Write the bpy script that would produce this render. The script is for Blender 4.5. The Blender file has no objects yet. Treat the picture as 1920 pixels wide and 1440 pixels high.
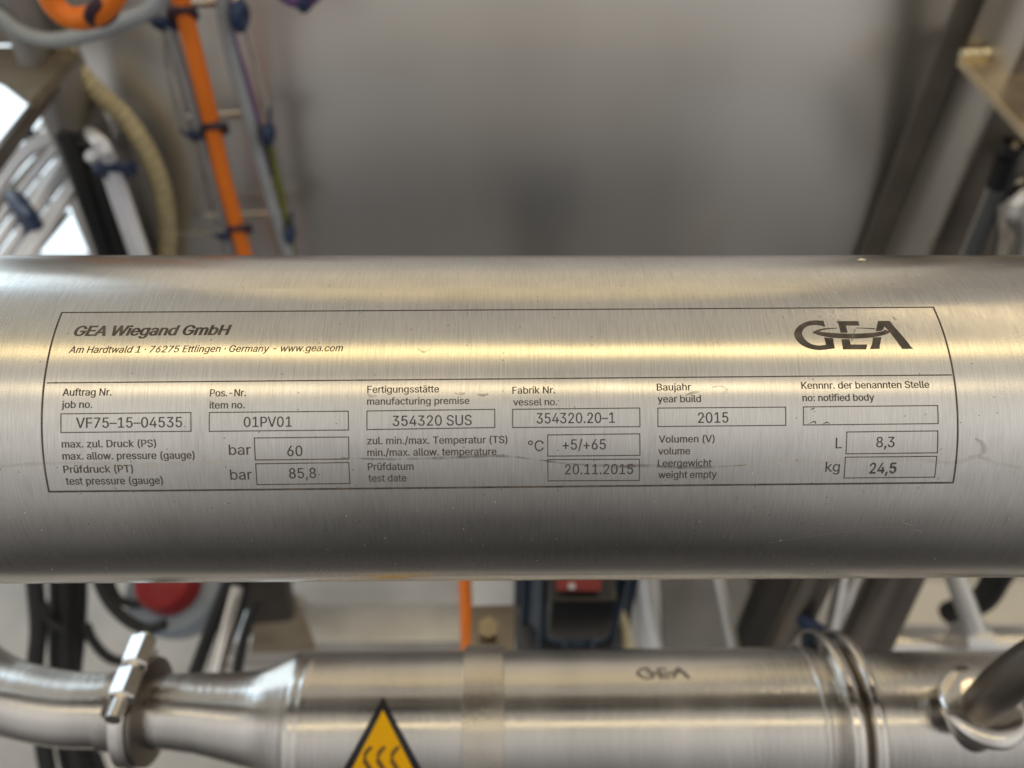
import bpy, bmesh, math, random, os
from mathutils import Vector, Matrix
from mathutils.geometry import delaunay_2d_cdt
random.seed(7)
SC = bpy.context.scene
COL = SC.collection
R = math.radians

# ------------------------------------------------------------------ camera
FPX = 1450.0                                   # focal length in photo pixels (photo 1920 x 1440)
CAM = Vector((0, 0, 1.3))
def cam_axes(p, yaw, roll):
    p, yaw, roll = R(p), R(yaw), R(roll)
    F = Vector((math.sin(yaw)*math.cos(p), math.cos(yaw)*math.cos(p), -math.sin(p)))
    Rt = Vector((math.cos(yaw), -math.sin(yaw), 0)); U = Rt.cross(F)
    return math.cos(roll)*Rt + math.sin(roll)*U, -math.sin(roll)*Rt + math.cos(roll)*U, F
CR, CU, CF = cam_axes(44.0, 1.194, 0.686)
cd = bpy.data.cameras.new('camera'); cam = bpy.data.objects.new('camera', cd); COL.objects.link(cam)
cam.matrix_world = Matrix(((CR.x, CU.x, -CF.x, CAM.x), (CR.y, CU.y, -CF.y, CAM.y), (CR.z, CU.z, -CF.z, CAM.z), (0, 0, 0, 1)))
cd.sensor_width = 36; cd.lens = 36*FPX/1920; cd.clip_start = 0.01; cd.clip_end = 100
cd.dof.use_dof = True; cd.dof.focus_distance = 0.231; cd.dof.aperture_fstop = 7.6
SC.camera = cam

# ------------------------------------------------------------------ light
SC.view_settings.view_transform = 'Standard'; SC.view_settings.look = 'None'
SC.view_settings.exposure = 0.0; SC.view_settings.gamma = 1.0; SC.view_settings.use_curve_mapping = False
wd = bpy.data.worlds.new('World'); SC.world = wd; wd.use_nodes = True
nt = wd.node_tree; nt.nodes.clear()
def N(t, typ, **kw):
    n = t.nodes.new(typ)
    for k, v in kw.items(): setattr(n, k, v)
    return n
def ramp(t, stops, interp='LINEAR'):
    n = N(t, 'ShaderNodeValToRGB'); cr = n.color_ramp; cr.interpolation = interp
    while len(cr.elements) > 1: cr.elements.remove(cr.elements[-1])
    cr.elements[0].position = stops[0][0]; cr.elements[0].color = (*stops[0][1], 1)
    for p, c in stops[1:]:
        e = cr.elements.new(p); e.color = (*c, 1)
    return n
def mth(t, op, a, b=None, c=None):
    n = N(t, 'ShaderNodeMath', operation=op)
    for i, v in enumerate((a, b, c)):
        if v is None: continue
        if isinstance(v, (int, float)): n.inputs[i].default_value = v
        else: t.links.new(v, n.inputs[i])
    return n.outputs[0]
# the hall around the machine as light by direction: bright roof, dim far walls, dark towards the aisle behind the viewer
tc = N(nt, 'ShaderNodeTexCoord'); sx = N(nt, 'ShaderNodeSeparateXYZ'); nt.links.new(tc.outputs['Generated'], sx.inputs[0])
beta = mth(nt, 'ARCTAN2', sx.outputs['Z'], sx.outputs['Y'])
b01 = mth(nt, 'ADD', mth(nt, 'DIVIDE', beta, 2*math.pi), 0.5)
def bd(d): return (d + 180)/360
hall = ramp(nt, [(bd(-180), (.235, .228, .222)), (bd(-170), (.185, .18, .174)), (bd(-155), (.095, .091, .087)), (bd(-125), (.045, .043, .041)), (bd(-60), (.16, .15, .14)), (bd(-5), (.22, .20, .18)), (bd(12), (.30, .275, .24)),
                 (bd(36), (.34, .31, .27)), (bd(52), (.46, .43, .375)), (bd(80), (.52, .48, .40)), (bd(97), (.46, .435, .38)), (bd(108), (.44, .42, .385)),
                 (bd(119), (.52, .495, .45)), (bd(125), (.66, .635, .58)), (bd(134), (.66, .64, .605)), (bd(150), (.50, .485, .47)), (bd(163), (.35, .34, .33)),
                 (bd(174), (.26, .253, .246)), (bd(180), (.235, .228, .222))])
nt.links.new(b01, hall.inputs[0])
# sides of the hall behind the viewer are brighter than the part the viewer's body hides
axx = mth(nt, 'ABSOLUTE', sx.outputs['X'])
side = N(nt, 'ShaderNodeMapRange'); side.inputs[1].default_value = .18; side.inputs[2].default_value = .62; nt.links.new(axx, side.inputs[0])
back = N(nt, 'ShaderNodeMapRange'); back.inputs[1].default_value = .15; back.inputs[2].default_value = -.25; nt.links.new(sx.outputs['Y'], back.inputs[0])
lowz = N(nt, 'ShaderNodeMapRange'); lowz.inputs[1].default_value = -.8; lowz.inputs[2].default_value = -.1; nt.links.new(sx.outputs['Z'], lowz.inputs[0])
fac = mth(nt, 'MULTIPLY', mth(nt, 'MULTIPLY', side.outputs[0], back.outputs[0]), lowz.outputs[0])
mix = N(nt, 'ShaderNodeMix', data_type='RGBA', blend_type='ADD')
mix.inputs[7].default_value = (.29, .284, .279, 1)
nt.links.new(fac, mix.inputs[0]); nt.links.new(hall.outputs[0], mix.inputs[6])
bg = N(nt, 'ShaderNodeBackground'); nt.links.new(mix.outputs[2], bg.inputs[0]); bg.inputs[1].default_value = 1.0
wo = N(nt, 'ShaderNodeOutputWorld'); nt.links.new(bg.outputs[0], wo.inputs[0])
def area(name, loc, target, sx_, sy_, power, col):
    l = bpy.data.lights.new(name, 'AREA'); l.shape = 'RECTANGLE'; l.size = sx_; l.size_y = sy_; l.energy = power; l.color = col
    o = bpy.data.objects.new(name, l); COL.objects.link(o); o.location = loc
    o.rotation_euler = (Vector(target) - Vector(loc)).to_track_quat('-Z', 'Y').to_euler()
    return o
strip = area('ceiling_strip_light', (0, .17, 4.2), (0, .171, 0), 5.0, .27, 14, (1, .75, .31))
strip3 = area('aisle_strip_light', (0, -1.22, 4.1), (0, .15, 1.0), 5.0, .25, 9.0, (1, .80, .46))
strip2 = area('second_strip_light', (1.9, .95, 3.3), (.4, .2, 1.1), 1.6, .12, 3.6, (1, .76, .42))
win = area('hall_window_light', (-1.75, 1.5, 2.05), (-.1, .2, 1.0), 1.3, .5, 4.6, (.58, .79, 1))

# ------------------------------------------------------------------ helpers
def ray(px, py): return CF + (px - 960)/FPX*CR - (py - 720)/FPX*CU
def dp(px, py, d): return CAM + ray(px, py)*d                       # point at a depth along the lens axis
def aty(px, py, Y):
    r = ray(px, py); return CAM + r*(Y/r.y)
def atz(px, py, Z):
    r = ray(px, py); return CAM + r*((Z - CAM.z)/r.z)
def mesh_obj(name, bm, mat, parent=None, smooth=40):
    bmesh.ops.recalc_face_normals(bm, faces=bm.faces)
    me = bpy.data.meshes.new(name); bm.to_mesh(me); bm.free()
    for p in me.polygons: p.use_smooth = True
    me.set_sharp_from_angle(angle=R(smooth))
    me.materials.append(mat)
    o = bpy.data.objects.new(name, me); COL.objects.link(o)
    if parent: o.parent = parent; o.matrix_parent_inverse = parent.matrix_world.inverted()
    return o
def tag(o, label, cat, group=None):
    o['label'] = label; o['category'] = cat
    if group: o['group'] = group
    return o
def thing(name, label, cat, loc=(0, 0, 0), group=None):
    o = bpy.data.objects.new(name, None); COL.objects.link(o); o.location = loc; o.empty_display_size = .02
    o.matrix_world = Matrix.Translation(Vector(loc))
    return tag(o, label, cat, group)
def smoothpath(pts, n=10):
    P = [Vector(p) for p in pts]; Q = [2*P[0]-P[1]] + P + [2*P[-1]-P[-2]]; out = []
    for i in range(1, len(Q)-2):
        a, b, c, d = Q[i-1:i+3]
        for k in range(n):
            t = k/n
            out.append(.5*((2*b) + (c-a)*t + (2*a-5*b+4*c-d)*t*t + (3*b-a-3*c+d)*t**3))
    out.append(P[-1]); return out
def add_tube(bm, pts, rad, seg=14, rads=None, hexa=False):
    pts = [Vector(p) for p in pts]; prev = None; rings = []
    for i, p in enumerate(pts):
        t = (pts[min(i+1, len(pts)-1)] - pts[max(i-1, 0)]).normalized()
        if prev is None:
            a = Vector((0, 0, 1)) if abs(t.z) < .9 else Vector((1, 0, 0)); n = t.cross(a).normalized()
        else: n = (prev - t*prev.dot(t)).normalized()
        prev = n; b = t.cross(n); r = rads[i] if rads else rad
        rings.append([bm.verts.new(p + r*(math.cos(2*math.pi*k/seg)*n + math.sin(2*math.pi*k/seg)*b)) for k in range(seg)])
    for A, B in zip(rings, rings[1:]):
        for k in range(seg): bm.faces.new((A[k], A[(k+1) % seg], B[(k+1) % seg], B[k]))
    bm.faces.new(rings[0][::-1]); bm.faces.new(rings[-1])
def tube(name, pts, rad, mat, parent=None, sm=True, n=10, seg=14, rads=None):
    bm = bmesh.new(); add_tube(bm, smoothpath(pts, n) if sm else pts, rad, seg, rads); return mesh_obj(name, bm, mat, parent, 50)
def add_loft(bm, rings_, seg=64, axis='x', caps=True):
    """rings_: (pos_along, c1, c2, r); axis x -> circles in YZ, axis z -> circles in XY"""
    rs = []
    for s, c1, c2, r in rings_:
        v = []
        for k in range(seg):
            a = 2*math.pi*k/seg; u, w = r*math.cos(a), r*math.sin(a)
            v.append(bm.verts.new((s, c1+u, c2+w) if axis == 'x' else (c1+u, c2+w, s)))
        rs.append(v)
    for A, B in zip(rs, rs[1:]):
        for k in range(seg): bm.faces.new((A[k], A[(k+1) % seg], B[(k+1) % seg], B[k]))
    if caps: bm.faces.new(rs[0][::-1]); bm.faces.new(rs[-1])
def loft(name, rings_, mat, parent=None, seg=64, axis='x', smooth=35):
    bm = bmesh.new(); add_loft(bm, rings_, seg, axis); return mesh_obj(name, bm, mat, parent, smooth)
def add_box(bm, c, s, rot=None):
    m = Matrix.Translation(Vector(c)) @ (rot.to_4x4() if rot else Matrix()) @ Matrix.Diagonal((*s, 1))
    return bmesh.ops.create_cube(bm, size=1, matrix=m)['verts']
def box(name, c, s, mat, parent=None, rot=None, bev=.002):
    bm = bmesh.new(); add_box(bm, c, s, rot)
    if bev: bmesh.ops.bevel(bm, geom=bm.edges[:], offset=bev, segments=2, affect='EDGES', profile=.6)
    return mesh_obj(name, bm, mat, parent, 35)
def prism(name, pts, ext, mat, parent=None, bev=.001):
    """closed polygon (3-D points) pushed out along ext"""
    bm = bmesh.new(); v = [bm.verts.new(p) for p in pts]; f = bm.faces.new(v)
    g = bmesh.ops.extrude_face_region(bm, geom=[f]); bmesh.ops.translate(bm, vec=ext, verts=[e for e in g['geom'] if isinstance(e, bmesh.types.BMVert)])
    if bev: bmesh.ops.bevel(bm, geom=bm.edges[:], offset=bev, segments=2, affect='EDGES')
    return mesh_obj(name, bm, mat, parent, 35)
def basis(z, x=None):
    z = Vector(z).normalized(); a = Vector(x) if x else (Vector((0, 0, 1)) if abs(z.z) < .9 else Vector((1, 0, 0)))
    x_ = (a - z*a.dot(z)).normalized(); y_ = z.cross(x_)
    return Matrix((x_, y_, z)).transposed()

# ------------------------------------------------------------------ materials
def mat(name, col, rough=.5, metal=0.0, var=.12, scale=40, bump=0.0, bscale=200, stretch=(1, 1, 1), rvar=.06, aniso=0, emit=None, es=0, coat=0, trans=0):
    m = bpy.data.materials.new(name); m.use_nodes = True; t = m.node_tree; b = t.nodes['Principled BSDF']
    b.inputs['Metallic'].default_value = metal; b.inputs['Coat Weight'].default_value = coat; b.inputs['Transmission Weight'].default_value = trans
    tcn = N(t, 'ShaderNodeTexCoord'); mp = N(t, 'ShaderNodeMapping'); mp.inputs['Scale'].default_value = stretch
    t.links.new(tcn.outputs['Object'], mp.inputs[0])
    nz = N(t, 'ShaderNodeTexNoise'); nz.inputs['Scale'].default_value = scale; nz.inputs['Detail'].default_value = 5; t.links.new(mp.outputs[0], nz.inputs[0])
    lo = tuple(max(0, c*(1-var*2)) for c in col); hi = tuple(min(1, c*(1+var*1.6)) for c in col)
    rp = ramp(t, [(.25, lo), (.75, hi)]); t.links.new(nz.outputs[0], rp.inputs[0]); t.links.new(rp.outputs[0], b.inputs['Base Color'])
    mr = N(t, 'ShaderNodeMapRange'); mr.inputs[1].default_value = .3; mr.inputs[2].default_value = .7
    mr.inputs[3].default_value = max(.03, rough-rvar); mr.inputs[4].default_value = rough+rvar; t.links.new(nz.outputs[0], mr.inputs[0]); t.links.new(mr.outputs[0], b.inputs['Roughness'])
    if bump:
        n2 = N(t, 'ShaderNodeTexNoise'); n2.inputs['Scale'].default_value = bscale; n2.inputs['Detail'].default_value = 4; t.links.new(mp.outputs[0], n2.inputs[0])
        bp = N(t, 'ShaderNodeBump'); bp.inputs['Strength'].default_value = bump; bp.inputs['Distance'].default_value = .001
        t.links.new(n2.outputs[0], bp.inputs['Height']); t.links.new(bp.outputs[0], b.inputs['Normal'])
    if name.endswith('_engraved'): b.inputs['Specular IOR Level'].default_value = .25
    if emit:
        b.inputs['Emission Color'].default_value = (*emit, 1); b.inputs['Emission Strength'].default_value = es
    return m
M_POL = mat('polished_stainless', (.66, .63, .59), .13, 1, .05, 30, .05, 600, (1, 1, 1), .05)
M_PIPE = mat('turned_stainless', (.62, .595, .56), .21, 1, .07, 25, .25, 500, (1.6, .15, .15), .05)
M_REFLSTRIP = mat('dark_reflection_brown', (.11, .098, .082), .5, 0, .1, 30)  # brown for the strip that imitates a dark reflection
M_DARKT = mat('dark_steel', (.20, .175, .15), .42, 1, .1, 20)
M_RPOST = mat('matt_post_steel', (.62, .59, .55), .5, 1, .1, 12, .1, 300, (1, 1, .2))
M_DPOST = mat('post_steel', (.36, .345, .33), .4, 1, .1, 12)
M_FRAME = mat('brushed_frame_stainless', (.50, .465, .42), .34, 1, .10, 12, .12, 300, (1, 1, .2), .08)
M_PANEL = mat('sheet_stainless', (.73, .71, .685), .36, 1, .02, 4, .04, 160, (2, 2, .5), .03)
M_SKID = mat('satin_skid_steel', (.62, .62, .62), .42, 1, .08, 14, .1, 200)
M_WIRE = mat('tray_wire', (.62, .58, .52), .3, 1, .1, 40)
M_ORANGE = mat('orange_cable_jacket', (.86, .205, .012), .42, 0, .05, 30, .1, 400)
M_GREY = mat('grey_cable_jacket', (.33, .36, .39), .5, 0, .08, 30)
M_WHITE = mat('white_cable_jacket', (.80, .82, .88), .35, 0, .05, 30)
M_NAVY = mat('navy_cable_tie', (.012, .03, .09), .5, 0, .2, 60)
M_DTIE = mat('dark_cable_tie', (.035, .012, .03), .5, 0, .2, 60)
M_PURPLE = mat('purple_cable_jacket', (.15, .07, .22), .5, 0, .1, 40)
M_GREEN = mat('green_yellow_jacket', (.12, .14, .02), .5, 0, .3, 30)
M_BLACK = mat('black_rubber', (.007, .0075, .009), .55, 0, .15, 40, .1, 300)
M_CLEAR = mat('translucent_hose', (.42, .41, .39), .3, 0, .1, 60)
M_CREAM = mat('cream_hose', (.62, .53, .31), .35, 0, .16, 60, .2, 200)
M_RED = mat('red_plastic', (.27, .004, .006), .4, 0, .08, 40)
M_CGREY = mat('grey_plastic', (.27, .32, .39), .33, 0, .06, 40)
M_MOTOR = mat('navy_motor_paint', (.035, .060, .095), .35, 0, .1, 30, .1, 200)
M_MBLK = mat('black_plastic', (.008, .008, .010), .3, 0, .1, 30)
M_LABEL = mat('red_label', (.30, .045, .035), .5, 0, .1, 100)
M_YEL = mat('warning_yellow', (1.0, .50, .0), .6, 0, .04, 60)
M_YEL.node_tree.nodes['Principled BSDF'].inputs['Specular IOR Level'].default_value = .2
M_SIGNB = mat('warning_black', (.008, .008, .009), .4, 0, .1, 60)
M_WHT = mat('white_sheet', (.74, .77, .80), .4, 0, .04, 20)
M_TAN = mat('tan_bracket_steel', (.44, .37, .27), .42, 1, .10, 30)
M_LOGO2 = mat('logo_print', (.29, .255, .22), .5, 0, .1, 60)
M_DOOR = mat('door_frame_metal', (.5, .5, .52), .4, .6, .05, 10)
M_PANE = mat('daylight_pane', (.8, .9, 1), .3, 0, .02, 3, emit=(.78, .92, 1.0), es=1.35)
# concrete
M_FLOOR = mat('concrete', (.46, .44, .42), .55, 0, .14, 7, .25, 90, rvar=.1)
# engraved marking
M_MARK = mat('laser_engraved', (.10, .084, .068), .62, .0, .28, 260, .2, 3000)
M_MARK2 = mat('needle_engraved', (.088, .078, .069), .62, .0, .30, 400, .2, 3000)

# brushed shell of the vessel: grain runs round the tube, UV in metres (u along, v round)
def shell_material():
    m = bpy.data.materials.new('circumferentially_brushed_stainless'); m.use_nodes = True; t = m.node_tree; b = t.nodes['Principled BSDF']; L = t.links.new
    uv = N(t, 'ShaderNodeUVMap', uv_map='UVMap')
    def noise(sc, detail=3, dist=0, rough=.5):
        mp = N(t, 'ShaderNodeMapping'); mp.inputs['Scale'].default_value = (*sc, 1); L(uv.outputs[0], mp.inputs[0])
        n = N(t, 'ShaderNodeTexNoise', noise_dimensions='2D'); n.inputs['Scale'].default_value = 1; n.inputs['Detail'].default_value = detail
        n.inputs['Roughness'].default_value = rough; n.inputs['Distortion'].default_value = dist; L(mp.outputs[0], n.inputs[0]); return n.outputs[0]
    fine = noise((4200, 150), 2); mid = noise((1500, 70), 3); blot = noise((38, 60), 5); patch = noise((9, 22), 4); speck = noise((2600, 2600), 2, 0, .7)
    # base colour: steel with slight tone differences between grain lines and dull patches of handling grime
    tone = mth(t, 'ADD', mth(t, 'MULTIPLY', fine, .42), mth(t, 'ADD', mth(t, 'MULTIPLY', mid, .28), mth(t, 'MULTIPLY', blot, .30)))
    rp = ramp(t, [(.30, (.55, .53, .495)), (.5, (.665, .64, .605)), (.70, (.76, .735, .70))]); L(tone, rp.inputs[0])
    vor = N(t, 'ShaderNodeTexVoronoi', voronoi_dimensions='2D'); vor.inputs['Scale'].default_value = 190; L(uv.outputs[0], vor.inputs['Vector'])
    gate = N(t, 'ShaderNodeMapRange'); gate.inputs[1].default_value = .055; gate.inputs[2].default_value = .03; L(vor.outputs['Distance'], gate.inputs[0])
    sc = N(t, 'ShaderNodeSeparateColor'); L(vor.outputs['Color'], sc.inputs[0])
    dk = mth(t, 'MULTIPLY', gate.outputs[0], mth(t, 'LESS_THAN', sc.outputs[0], .16))
    mx = N(t, 'ShaderNodeMix', data_type='RGBA'); mx.inputs[7].default_value = (.20, .18, .16, 1); L(mth(t, 'MULTIPLY', dk, .7), mx.inputs[0]); L(rp.outputs[0], mx.inputs[6])
    L(mx.outputs[2], b.inputs['Base Color'])
    b.inputs['Metallic'].default_value = 1
    ro = mth(t, 'ADD', .135, mth(t, 'ADD', mth(t, 'MULTIPLY', patch, .17), mth(t, 'MULTIPLY', speck, .05))); L(ro, b.inputs['Roughness'])
    b.inputs['Anisotropic'].default_value = .65
    tg = N(t, 'ShaderNodeTangent', direction_type='UV_MAP', uv_map='UVMap'); L(tg.outputs[0], b.inputs['Tangent'])
    h = mth(t, 'ADD', mth(t, 'MULTIPLY', fine, .6), mth(t, 'ADD', mth(t, 'MULTIPLY', mid, .35), mth(t, 'MULTIPLY', speck, .35)))
    bp = N(t, 'ShaderNodeBump'); bp.inputs['Strength'].default_value = .11; bp.inputs['Distance'].default_value = .0001; L(h, bp.inputs['Height'])
    wav = noise((14, 26), 2); bw_ = N(t, 'ShaderNodeBump'); bw_.inputs['Strength'].default_value = .22; bw_.inputs['Distance'].default_value = .0006
    L(wav, bw_.inputs['Height']); L(bw_.outputs[0], bp.inputs['Normal']); L(bp.outputs[0], b.inputs['Normal'])
    return m
M_SHELL = shell_material()
def stain_material(name, col, amount, metal, rough):
    m = bpy.data.materials.new(name); m.use_nodes = True; t = m.node_tree; b = t.nodes['Principled BSDF']; L = t.links.new
    b.inputs['Base Color'].default_value = (*col, 1); b.inputs['Metallic'].default_value = metal; b.inputs['Roughness'].default_value = rough
    tcn = N(t, 'ShaderNodeTexCoord'); nz = N(t, 'ShaderNodeTexNoise'); nz.inputs['Scale'].default_value = 220; nz.inputs['Detail'].default_value = 6; L(tcn.outputs['Object'], nz.inputs[0])
    uv = N(t, 'ShaderNodeUVMap', uv_map='UVMap'); s = N(t, 'ShaderNodeSeparateXYZ'); L(uv.outputs[0], s.inputs[0])
    edge = mth(t, 'SUBTRACT', 1, mth(t, 'POWER', mth(t, 'ABSOLUTE', mth(t, 'SUBTRACT', mth(t, 'MULTIPLY', s.outputs[1], 2), 1)), 2))
    mr = N(t, 'ShaderNodeMapRange'); mr.inputs[1].default_value = .36; mr.inputs[2].default_value = .66; L(nz.outputs[0], mr.inputs[0])
    a = mth(t, 'MULTIPLY', mth(t, 'MULTIPLY', mr.outputs[0], edge), amount); L(a, b.inputs['Alpha'])
    return m
M_STL = stain_material('dried_water_stain', (.66, .65, .64), .6, 0, .6)
M_STD = stain_material('dark_drip_stain', (.20, .165, .145), .58, .2, .55)
M_SMU = stain_material('grey_smudge', (.27, .24, .215), .42, .3, .5)
M_SCR = mat('bright_scratch', (.56, .54, .50), .4, .6, .05, 300)
M_FLECK = mat('pale_dust', (.78, .71, .55), .7, 0, .15, 900)

# ------------------------------------------------------------------ setting
bm = bmesh.new(); bmesh.ops.create_grid(bm, x_segments=2, y_segments=2, size=1, matrix=Matrix.Translation((0, 3.2, 0)) @ Matrix.Diagonal((5, 3.15, 1, 1)))
fl = mesh_obj('floor', bm, M_FLOOR); fl['kind'] = 'structure'

# ------------------------------------------------------------------ the vessel with the engraved plate
PY, PZ, PR = .191196, 1.09916, .057
vessel = thing('pressure_vessel', 'horizontal brushed stainless steel tube engraved with a framed data plate', 'pressure vessel', (0, PY, PZ))
def surf(u, v, h=0.0):
    a = v/PR; r = PR + h                         # v grows downwards round the front from the top
    return Vector((u, PY - r*math.sin(a), PZ + r*math.cos(a)))
def inv(px, py):
    d = ray(px, py); o = CAM - Vector((0, PY, PZ))
    A = d.y**2 + d.z**2; B = 2*(o.y*d.y + o.z*d.z); C = o.y**2 + o.z**2 - PR**2
    D = max(0, B*B - 4*A*C); t = (-B - math.sqrt(D))/(2*A); p = o + d*t
    return Vector((p.x, math.atan2(-p.y, p.z)*PR))
bm = bmesh.new(); uvl = bm.loops.layers.uv.new('UVMap'); SEG, XN = 256, 24
rows = []
prof = [(-.62, .0), (-.617, .022), (-.605, .040), (-.585, .052), (-.56, PR)] + [(-.56 + 1.12*i/XN, PR) for i in range(1, XN)] + [(.56, PR), (.585, .052), (.605, .040), (.617, .022), (.62, .0)]
for x, r in prof:
    rows.append([bm.verts.new((x, PY - max(r, 1e-4)*math.sin(2*math.pi*k/SEG), PZ + max(r, 1e-4)*math.cos(2*math.pi*k/SEG))) for k in range(SEG)])
for (x0, _), (x1, _), A, B in zip(prof, prof[1:], rows, rows[1:]):
    for k in range(SEG):
        f = bm.faces.new((A[k], A[(k+1) % SEG], B[(k+1) % SEG], B[k]))
        for l, (uu, kk) in zip(f.loops, ((x0, k), (x0, k+1), (x1, k+1), (x1, k))): l[uvl].uv = (uu + 1, kk/SEG*2*math.pi*PR)
shell = mesh_obj('shell', bm, M_SHELL, vessel, 60)
MARK_H = .00004
def flat_mesh(name, tris, mt, h=MARK_H, uvs=None):
    """tris: list of polygons of (u, v) on the unrolled shell"""
    bm = bmesh.new(); cache = {}; ul = bm.loops.layers.uv.new('UVMap')
    for i, poly in enumerate(tris):
        vs = []
        for p in poly:
            k = (round(p[0], 8), round(p[1], 8))
            if k not in cache: cache[k] = bm.verts.new(surf(p[0], p[1], h))
            vs.append(cache[k])
        if len(set(vs)) < 3: continue
        try: f = bm.faces.new(vs)
        except ValueError: continue
        if uvs:
            for l, q in zip(f.loops, uvs[i]): l[ul].uv = q
    c = Vector((0, PY, PZ))
    for f in bm.faces:
        f.normal_update(); m = f.calc_center_median() - c; m.x = 0
        if f.normal.dot(m) < 0: f.normal_flip()
    me = bpy.data.meshes.new(name); bm.to_mesh(me); bm.free(); me.materials.append(mt)
    o = bpy.data.objects.new(name, me); COL.objects.link(o); o.parent = vessel; o.matrix_parent_inverse = vessel.matrix_world.inverted()
    return o
def ribbon_polys(path, w):
    """quads for a line of width w (or list of widths) along (u, v) points"""
    P = [Vector(p) for p in path]; out = []; L = []; Rr = []
    for i, p in enumerate(P):
        if i == 0: n = (P[1]-P[0]).normalized()
        elif i == len(P)-1: n = (P[-1]-P[-2]).normalized()
        else: n = ((P[i]-P[i-1]).normalized() + (P[i+1]-P[i]).normalized()).normalized()
        k = 1.0
        if 0 < i < len(P)-1: k = 1/max(.5, n.dot((P[i]-P[i-1]).normalized()))
        ww = (w[i] if isinstance(w, list) else w)*.5*k; s = Vector((-n.y, n.x))*ww
        L.append(p+s); Rr.append(p-s)
    for i in range(len(P)-1): out.append((L[i], L[i+1], Rr[i+1], Rr[i]))
    return out
def closed_ribbon(corners, ws, step=.002):
    """frame round corners, ws: width of each side; mitred"""
    C = [Vector(c) for c in corners]; n = len(C); ins, outs = [], []
    ctr = sum(C, Vector((0, 0)))/n
    def side(i, sgn):
        a, b = C[i], C[(i+1) % n]; d = (b-a).normalized(); nn = Vector((-d.y, d.x))
        if nn.dot(ctr-a) < 0: nn = -nn
        return a + nn*sgn*ws[i]*.5, d
    def isect(p, d, q, e):
        den = d.x*e.y - d.y*e.x; t = ((q-p).x*e.y - (q-p).y*e.x)/den; return p + d*t
    for i in range(n):
        for sgn, lst in ((1, ins), (-1, outs)):
            p, d = side((i-1) % n, sgn); q, e = side(i, sgn); lst.append(isect(p, d, q, e))
    polys = []
    for i in range(n):
        a, b, c, d = outs[i], outs[(i+1) % n], ins[(i+1) % n], ins[i]; m = max(1, int((C[(i+1) % n]-C[i]).length/step))
        for k in range(m):
            t0, t1 = k/m, (k+1)/m
            polys.append((a.lerp(b, t0), a.lerp(b, t1), d.lerp(c, t1), d.lerp(c, t0)))
    return polys
PXW = inv(961, 800).x - inv(960, 800).x        # metres on the shell per photo pixel
# outer border: top, right, bottom, left
corn = [inv(116, 586), inv(1750, 576), inv(1787, 905), inv(92, 922)]
bd_ = flat_mesh('engraved_border', closed_ribbon(corn, [2.6*PXW, 3.4*PXW, 3.6*PXW, 3.4*PXW]), M_MARK)
a, b_ = inv(88, 718), inv(1785, 703)
flat_mesh('engraved_divider', ribbon_polys([a.lerp(b_, i/60) for i in range(61)], 2.3*PXW), M_MARK)
BOXES = [((114.4, 776), (358, 773.5), (358.4, 808.7), (114.4, 811)), ((392.5, 773.4), (653, 771), (653.4, 806.3), (392.5, 808.8)),
         ((476.9, 821.3), (653.4, 819.4), (654.4, 860.6), (478.8, 862.5)), ((479.4, 869.7), (654, 867.2), (656.3, 906.6), (482.2, 908.8)),
         ((688, 770.6), (927.5, 767.5), (927.8, 801.6), (688, 805.6)), ((961.3, 767.5), (1199.4, 765), (1200, 800), (961.3, 801.6)),
         ((1027, 815.6), (1199.4, 813.4), (1200, 853.8), (1027, 855.3)), ((1027, 861.9), (1199, 861), (1198.8, 901), (1027.5, 901.6)),
         ((1233.3, 765.2), (1472.8, 763.3), (1473.2, 797.5), (1233.6, 799.8)), ((1506.4, 763), (1758, 760.4), (1759, 794.3), (1506.4, 796.9)),
         ((1587.8, 810), (1758.3, 808), (1757.6, 849), (1586, 851)), ((1585, 857.3), (1756.3, 855.6), (1752.5, 894.7), (1582.3, 896.3))]
for q in BOXES: flat_mesh('value_box', closed_ribbon([inv(*p) for p in q], [1.9*PXW]*4), M_MARK)

# lettering: glyph outlines filled by winding number, laid on the unrolled shell
FONT = None
try:
    fp = os.path.join(bpy.utils.resource_path('LOCAL'), 'datafiles', 'fonts', 'Inter.woff2')
    if os.path.exists(fp): FONT = bpy.data.fonts.load(fp)
except Exception: FONT = None
def char_loops(body):
    c = bpy.data.curves.new('lettering', 'FONT'); c.body = body; c.size = 1
    if FONT: c.font = FONT
    o = bpy.data.objects.new('lettering', c); COL.objects.link(o)
    dg = bpy.context.evaluated_depsgraph_get(); cu = o.evaluated_get(dg).to_curve(dg, apply_modifiers=False)
    loops = []
    for s in cu.splines:
        P = []
        if s.type == 'BEZIER':
            bp = s.bezier_points; n = len(bp)
            for i in range(n):
                A, B = bp[i], bp[(i+1) % n]; p0, p1, p2, p3 = A.co, A.handle_right, B.handle_left, B.co
                straight = abs((p1-p0).cross(p3-p0).length) < 1e-5 and abs((p2-p0).cross(p3-p0).length) < 1e-5
                for k in range(1 if straight else 5):
                    t = k/(1 if straight else 5); q = (1-t)**3*p0 + 3*(1-t)**2*t*p1 + 3*(1-t)*t*t*p2 + t**3*p3
                    P.append(Vector((q.x, q.y)))
        else: P = [Vector((q.co.x, q.co.y)) for q in s.points]
        Q = [P[0]]
        for q in P[1:]:
            if (q - Q[-1]).length > 1e-4: Q.append(q)
        if (Q[0]-Q[-1]).length < 1e-4: Q.pop()
        if len(Q) > 2: loops.append(Q)
    o.to_curve_clear(); bpy.data.objects.remove(o); bpy.data.curves.remove(c)
    return loops
def sarea(P): return .5*sum(P[i].x*P[(i+1) % len(P)].y - P[(i+1) % len(P)].x*P[i].y for i in range(len(P)))
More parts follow.
